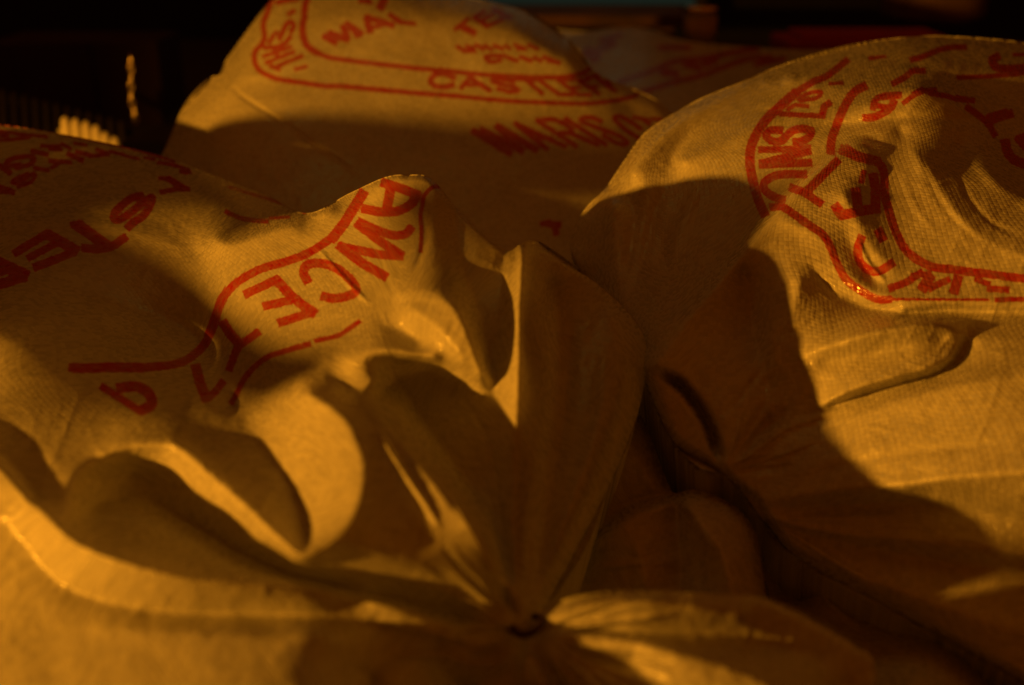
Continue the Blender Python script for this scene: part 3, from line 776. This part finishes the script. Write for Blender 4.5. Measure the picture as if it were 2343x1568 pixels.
out = [(1180, 60), (1260, 66), (1340, 72), (1420, 62), (1480, 66), (1560, 92), (1660, 104), (1760, 112), (1850, 115), (1960, 118), (2040, 150), (2060, 260), (1800, 420), (1400, 420), (1200, 250)]
lines = [
 [(1180, 60, 2.75), (1340, 72, 2.75), (1480, 66, 2.75), (1660, 104, 2.7), (1850, 115, 2.65), (1960, 118, 2.65), (2040, 150, 2.5)],
 [(1250, 120, 2.5), (1400, 110, 2.5), (1560, 130, 2.45), (1800, 150, 2.4)],
 [(1200, 250, 2.2), (1400, 200, 2.2), (1600, 210, 2.15), (1900, 220, 2.1)],
 [(1200, 252, 2.15), (1400, 420, 1.75), (1800, 420, 1.7), (2060, 260, 2.0)],
]
cloth('body', out, lines, [], M_CLOTH_BACK, sb, ink=INK['dim'], soft=4, limb=[([(1180, 60), (1480, 66), (1660, 104), (1960, 118)], 20, .06)], uvrot=0, seed=70)

# ------------------------------------------------------------------ background
def box(bm_v, bm_f, c, sz, rot=0.0):
    cx, cy, cz = c; sx, sy, sz_ = [k / 2 for k in sz]
    n = len(bm_v)
    for dx in (-1, 1):
        for dy in (-1, 1):
            for dz in (-1, 1):
                x, y = dx * sx, dy * sy
                bm_v.append((cx + x * math.cos(rot) - y * math.sin(rot), cy + x * math.sin(rot) + y * math.cos(rot), cz + dz * sz_))
    for f in ((0, 1, 3, 2), (4, 6, 7, 5), (0, 4, 5, 1), (2, 3, 7, 6), (0, 2, 6, 4), (1, 5, 7, 3)):
        bm_f.append([n + k for k in f])

def boxes(name, items, mat, parent=None, bev=0.004):
    v, f = [], []
    for it in items: box(v, f, *it)
    o = link_mesh(name, v, f, mat, parent, smooth=False)
    if bev:
        m = o.modifiers.new('bevel', 'BEVEL'); m.width = bev; m.segments = 2
    return o

def tube(name, pts, r, mat, parent=None, n=10, capped=True, closed=False):
    pts = [Vector(p) for p in pts]
    v, f = [], []
    N = len(pts)
    for i, p in enumerate(pts):
        a = pts[(i - 1) % N] if (closed or i > 0) else p
        b = pts[(i + 1) % N] if (closed or i < N - 1) else p
        t = (b - a).normalized()
        s = t.cross(Vector((0.13, 0.9, 0.31))).normalized(); u = t.cross(s)
        rr = r[i] if isinstance(r, (list, tuple)) else r
        for k in range(n):
            an = 2 * math.pi * k / n
            v.append(p + (s * math.cos(an) + u * math.sin(an)) * rr)
    for i in range(N if closed else N - 1):
        for k in range(n):
            j = (i + 1) % N
            f.append([i * n + k, i * n + (k + 1) % n, j * n + (k + 1) % n, j * n + k])
    if not closed:
        f.append(list(range(n))[::-1]); f.append([(N - 1) * n + k for k in range(n)])
    return link_mesh(name, v, f, mat, parent)

def lathe(name, prof, c, mat, parent=None, n=40):
    v, f = [], []
    for r, z in prof:
        for k in range(n):
            a = 2 * math.pi * k / n
            v.append((c[0] + r * math.cos(a), c[1] + r * math.sin(a), c[2] + z))
    for i in range(len(prof) - 1):
        for k in range(n):
            f.append([i * n + k, i * n + (k + 1) % n, (i + 1) * n + (k + 1) % n, (i + 1) * n + k])
    return link_mesh(name, v, f, mat, parent)

M_FLOOR = simple('dark_floor', (0.03, 0.024, 0.02), 0.8, bump=.3)
M_WALL = simple('dark_wall', (0.006, 0.005, 0.005), 0.9)
M_DARK = simple('dark_paint', (0.016, 0.010, 0.009), 0.7)
M_RED = simple('dark_red_cloth', (0.30, 0.012, 0.008), 0.8)
M_MAROON = simple('dark_maroon_paint', (0.022, 0.003, 0.003), 0.8)
M_WOOD = simple('brown_wood', (0.16, 0.09, 0.05), 0.6, noise=.4)
M_WOODDARK = simple('dark_brown_wood', (0.07, 0.028, 0.013), 0.7, noise=.4)
M_METAL = simple('worn_metal', (0.75, 0.62, 0.5), 0.25, metallic=1.0)
M_PALE = simple('pale_plastic', (0.62, 0.58, 0.50), 0.5)

tag(link_mesh('floor', [(-6, -2, 0), (6, -2, 0), (6, 6, 0), (-6, 6, 0)], [[0, 1, 2, 3]], M_FLOOR), kind='structure')
tag(boxes('wall', [((0, 5.05, 1.5), (12, .1, 3.2))], M_WALL, bev=0), kind='structure')

def at(u, v, D): return Vector(P(u, v, D))

# column radiator on the left
D0 = 2.5
rad = empty('radiator', at(130, 330, D0)); tag(rad, 'dark column radiator against the black wall behind the front sack', 'radiator')
for k in range(12):
    a = at(6 + 24.5 * k, 205 + 6.5 * k, D0 + .02 * k); b = at(16 + 25.5 * k, 420 + 4 * k, D0 + .02 * k)
    tube('column', [a, a + (b - a) * .04, a + (b - a) * .5, b], [.004, .0085, .0085, .0085], M_DARK, rad)
c1 = at(-30, 215, D0 + .03); c2 = at(300, 305, D0 + .3)
tube('header_pipe', [c1, c2], .008, M_DARK, rad)
# pale slatted basket
bk = empty('slatted_basket', at(200, 330, 2.2)); tag(bk, 'pale slatted basket rim glowing in the lamp light just over the front sack', 'basket')
for k, (u, v) in enumerate([(148, 262), (172, 266), (196, 272), (219, 281), (240, 297), (262, 308)]):
    a = at(u, v + 6, 2.2); b = at(u + 14, v + 120, 2.2)
    tube('slat', [a, a + (b - a) * .06, a + (b - a) * .16, b], [.004, .0078, .0092, .0092], M_PALE, bk)
tube('rim', [at(136, 300, 2.225), at(200, 318, 2.225), at(276, 345, 2.225)], .006, M_PALE, bk)
boxes('back_panel', [(tuple(at(212, 372, 2.26)), (.11, .012, .09), 0)], M_WOOD, bk)
# hanging chain
ch = empty('hanging_chain', at(300, 135, 2.4)); tag(ch, 'thin metal chain hanging in the dark left of the back sack', 'chain')
pts = [(299, 138), (300, 158), (300, 178), (300, 198), (300, 218), (302, 236), (306, 254), (311, 272)]
for k, (u, v) in enumerate(pts):
    c = at(u, v, 2.4); r = .0085
    link = []
    for j in range(14):
        an = 2 * math.pi * j / 14
        w = .0042 * math.cos(an)
        link.append(c + Vector((w * (1 if k % 2 else .5), w * (0.3 if k % 2 else -.9), .0105 * math.sin(an))))
    tube('link', link, .0018, M_METAL, ch, n=8, closed=True)
cb = empty('cabinet', at(200, 300, 3.2)); tag(cb, 'barely visible dark maroon cabinet behind the radiator and chain', 'cabinet')
boxes('case', [(tuple(at(210, 215, 3.3)), (.46, .3, .32), 0)], M_MAROON, cb)
boxes('door', [(tuple(at(140, 215, 3.13)), (.2, .02, .28), 0), ], M_MAROON, cb)
boxes('door', [(tuple(at(300, 215, 3.13)), (.18, .02, .28), 0), ], M_MAROON, cb)

# right rear: bench, window, jar, red cloth, pot
bn = empty('wooden_bench', at(1500, 60, 3.0)); tag(bn, 'dark brown wooden bench edge running behind the dim sack', 'bench')
p = at(1310, 38, 3.0)
boxes('plank', [((p.x, p.y + .12, p.z - .012), (.62, .24, .03), -.03)], M_WOODDARK, bn)
boxes('leg', [((p.x - .26, p.y + .12, (p.z - .03) / 2), (.05, .05, p.z - .03), 0)], M_WOODDARK, bn)
boxes('leg', [((p.x + .26, p.y + .12, (p.z - .03) / 2), (.05, .05, p.z - .03), 0)], M_WOODDARK, bn)

wt = NT('window_glow')
e = wt.n('Emission', Color=(0.26, 0.40, 0.27, 1), Strength=0.032); wt.link(e.outputs[0], wt.out.inputs[0])
wn_ = empty('window', at(1300, 0, 4.9)); tag(wn_, 'dim teal window pane with dark frame at the top edge', 'window')
q = at(1310, 12, 4.55)
boxes('pane', [((q.x, q.y, q.z + .25), (.98, .01, .5), 0)], wt.m, wn_, bev=0)
boxes('frame', [((q.x, q.y - .01, q.z - .02), (1.08, .04, .045), 0), ((q.x + .51, q.y - .01, q.z + .25), (.045, .04, .5), 0), ((q.x - .51, q.y - .01, q.z + .25), (.045, .04, .5), 0), ((q.x, q.y - .01, q.z + .52), (1.08, .04, .045), 0)], M_DARK, wn_)

gt = NT('jar_glass'); g = gt.n('BsdfPrincipled', Roughness=0.12); g.inputs['Base Color'].default_value = (.8, .7, .55, 1)
g.inputs['Transmission Weight'].default_value = .85; gt.link(g.outputs[0], gt.out.inputs[0])
jr = empty('glass_jar', at(1600, 104, 2.7)); tag(jr, 'small square glass jar catching orange glints beside the dark gap', 'jar')
M_AMBER = simple('amber_contents', (0.9, 0.62, 0.30), 0.35, noise=.35, scale=60)
jc = at(1600, 104, 2.75)
lathe('jar_body', [(.0, 0), (.034, 0), (.040, .006), (.041, .03), (.041, .065), (.036, .074), (.036, .08), (.033, .08), (.033, .073), (.037, .06), (.037, .01), (.0, .008)], jc, gt.m, jr)
lathe('lid', [(.0, .079), (.037, .079), (.039, .082), (.039, .09), (.036, .093), (.0, .093)], jc, M_METAL, jr)
lathe('contents', [(.0, .010), (.034, .010), (.034, .060), (.0, .064)], jc, M_AMBER, jr)

rc = at(1960, 100, 2.9)
tag(boxes('folded_cloth', [((rc.x, rc.y, rc.z), (.40, .2, .035), .03), ((rc.x + .02, rc.y, rc.z + .02), (.36, .18, .02), -.02)], M_RED, bev=.008), 'folded dark red cloth just above the right hand sack', 'cloth')
pc = at(2130, 46, 3.4)
pt = empty('cooking_pot', pc); tag(pt, 'large dim brown pot in the dark above the right hand sack', 'pot')
lathe('pot_body', [(.0, 0), (.12, 0), (.15, .02), (.155, .2), (.16, .21), (.15, .21), (.145, .02), (.0, .01)], pc, M_WOOD, pt)
tube('handle', [pc + Vector((.15, -.02, .12)), pc + Vector((.2, -.03, .13)), pc + Vector((.2, -.03, .16)), pc + Vector((.15, -.02, .17))], .008, M_DARK, pt)


# ------------------------------------------------------------------ unseen shapes added past the left edge, cut to throw shadows on the sacks
def prism(name, yz, x, th, mat, parent, bev):
    n = len(yz)
    v = [(x - th / 2, y, z) for y, z in yz] + [(x + th / 2, y, z) for y, z in yz]
    f = [list(range(n))[::-1], [n + k for k in range(n)]] + [[k, (k + 1) % n, n + (k + 1) % n, n + k] for k in range(n)]
    o = link_mesh(name, v, f, mat, parent, smooth=False)
    m = o.modifiers.new('bevel', 'BEVEL'); m.width = bev; m.segments = 3
    return o
pd = empty('shadow_board', (-.8, 1.0, .43)); tag(pd, 'unseen flat board added past the left edge to cast shadow on the back sack', 'light blocker')  # added out of view; its outline shapes the shadow on the back sack
prism('board', [tuple(q[:2]) for q in spline([(1.45, .28), (1.26, .342), (1.139, .385), (1.073, .411), (1.034, .426), (.974, .442), (.868, .457), (.775, .467), (.70, .472)], .03)] +
      [(.68, .462), (.70, .434), (.74, .4255), (.80, .4225), (.93, .4195), (.97, .405), (1.03, .37), (1.30, .24)], -.8, .02, M_WOOD, pd, .004)
prism('handle', [(1.44, .29), (1.36, .255), (1.60, -.0), (1.68, .0)], -.8, .03, M_WOOD, pd, .006)
ls = empty('malt_sack', (-.8, .7, 0)); tag(ls, 'unseen sack-shaped blocker added beyond the left edge to shade the front sack', 'sack', 'malt sacks')  # added unseen prism, profile cut to keep the key lamp off the front sack
prism('body', [tuple(q[:2]) for q in spline([(1.05, .0), (1.04, .25), (1.0, .39), (.93, .412), (.87, .417), (.75, .419), (.66, .421), (.55, .427), (.478, .434), (.43, .446), (.405, .456)], .03)] +
      [tuple(q[:2]) for q in spline([(.385, .450), (.396, .438), (.404, .428), (.42, .421), (.46, .416), (.525, .410), (.58, .38), (.62, .25), (.62, 0)], .02)], -.8, .05, M_CLOTH_BACK, ls, .004)

# cord round the neck of the front sack
nk = [P(u, v, D) for u, v, D in spline([(1172, 1440, .612), (1190, 1452, .603), (1212, 1450, .600), (1232, 1436, .606), (1240, 1420, .620), (1222, 1412, .635), (1196, 1416, .640), (1178, 1428, .630)], 8)]
tube('neck_tie', nk, .0022, simple('tarred_twine', (0.05, 0.018, 0.010), 0.8, bump=.4), sf, n=8, closed=True)

# black sheet added under the sacks, standing in for shade in the gaps
tag(link_mesh('gap_shade_sheet', [(-1.6, .2, .11), (1.9, .2, .11), (1.9, 2.4, .11), (-1.6, 2.4, .11), (-1.6, .2, .005), (1.9, .2, .005), (1.9, 2.4, .005), (-1.6, 2.4, .005)],
    [[0, 1, 2, 3], [4, 5, 1, 0], [5, 6, 2, 1], [6, 7, 3, 2], [7, 4, 0, 3]], simple('gap_shade_black', (0.006, 0.005, 0.005), 0.9), smooth=False), kind='structure')

sp = empty('shadow_blocker', (-.8, .43, .5)); tag(sp, 'small unseen blocker added on a thin rod to shade the right hand sack panel', 'scoop')  # added out of view to shade the panel behind the tall fold
prism('blocker_disc', [tuple(q[:2]) for q in spline([(.466, .497), (.462, .511), (.44, .509), (.41, .503), (.388, .496), (.40, .490), (.44, .491), (.466, .497)], .01)[:-1]], -.8, .03, M_METAL, sp, .003)
tube('rod', [(-.8, .44, .505), (-.8, .44, 1.6)], .0012, M_METAL, sp)

sq = empty('shadow_blocker', (-.8, .25, .45)); tag(sq, 'second unseen blocker added lower and nearer to darken the lower right hand sack', 'scoop')  # another unseen blocker, added to darken the right sack's lower folds
prism('blocker_disc', [tuple(q[:2]) for q in spline([(.236, .463), (.252, .464), (.262, .457), (.262, .443), (.250, .436), (.238, .444), (.236, .463)], .008)[:-1]], -.8, .02, M_METAL, sq, .002)
tube('rod', [(-.8, .25, .46), (-.8, .25, 1.6)], .0012, M_METAL, sq)
sp['group'] = sq['group'] = 'shadow blockers'
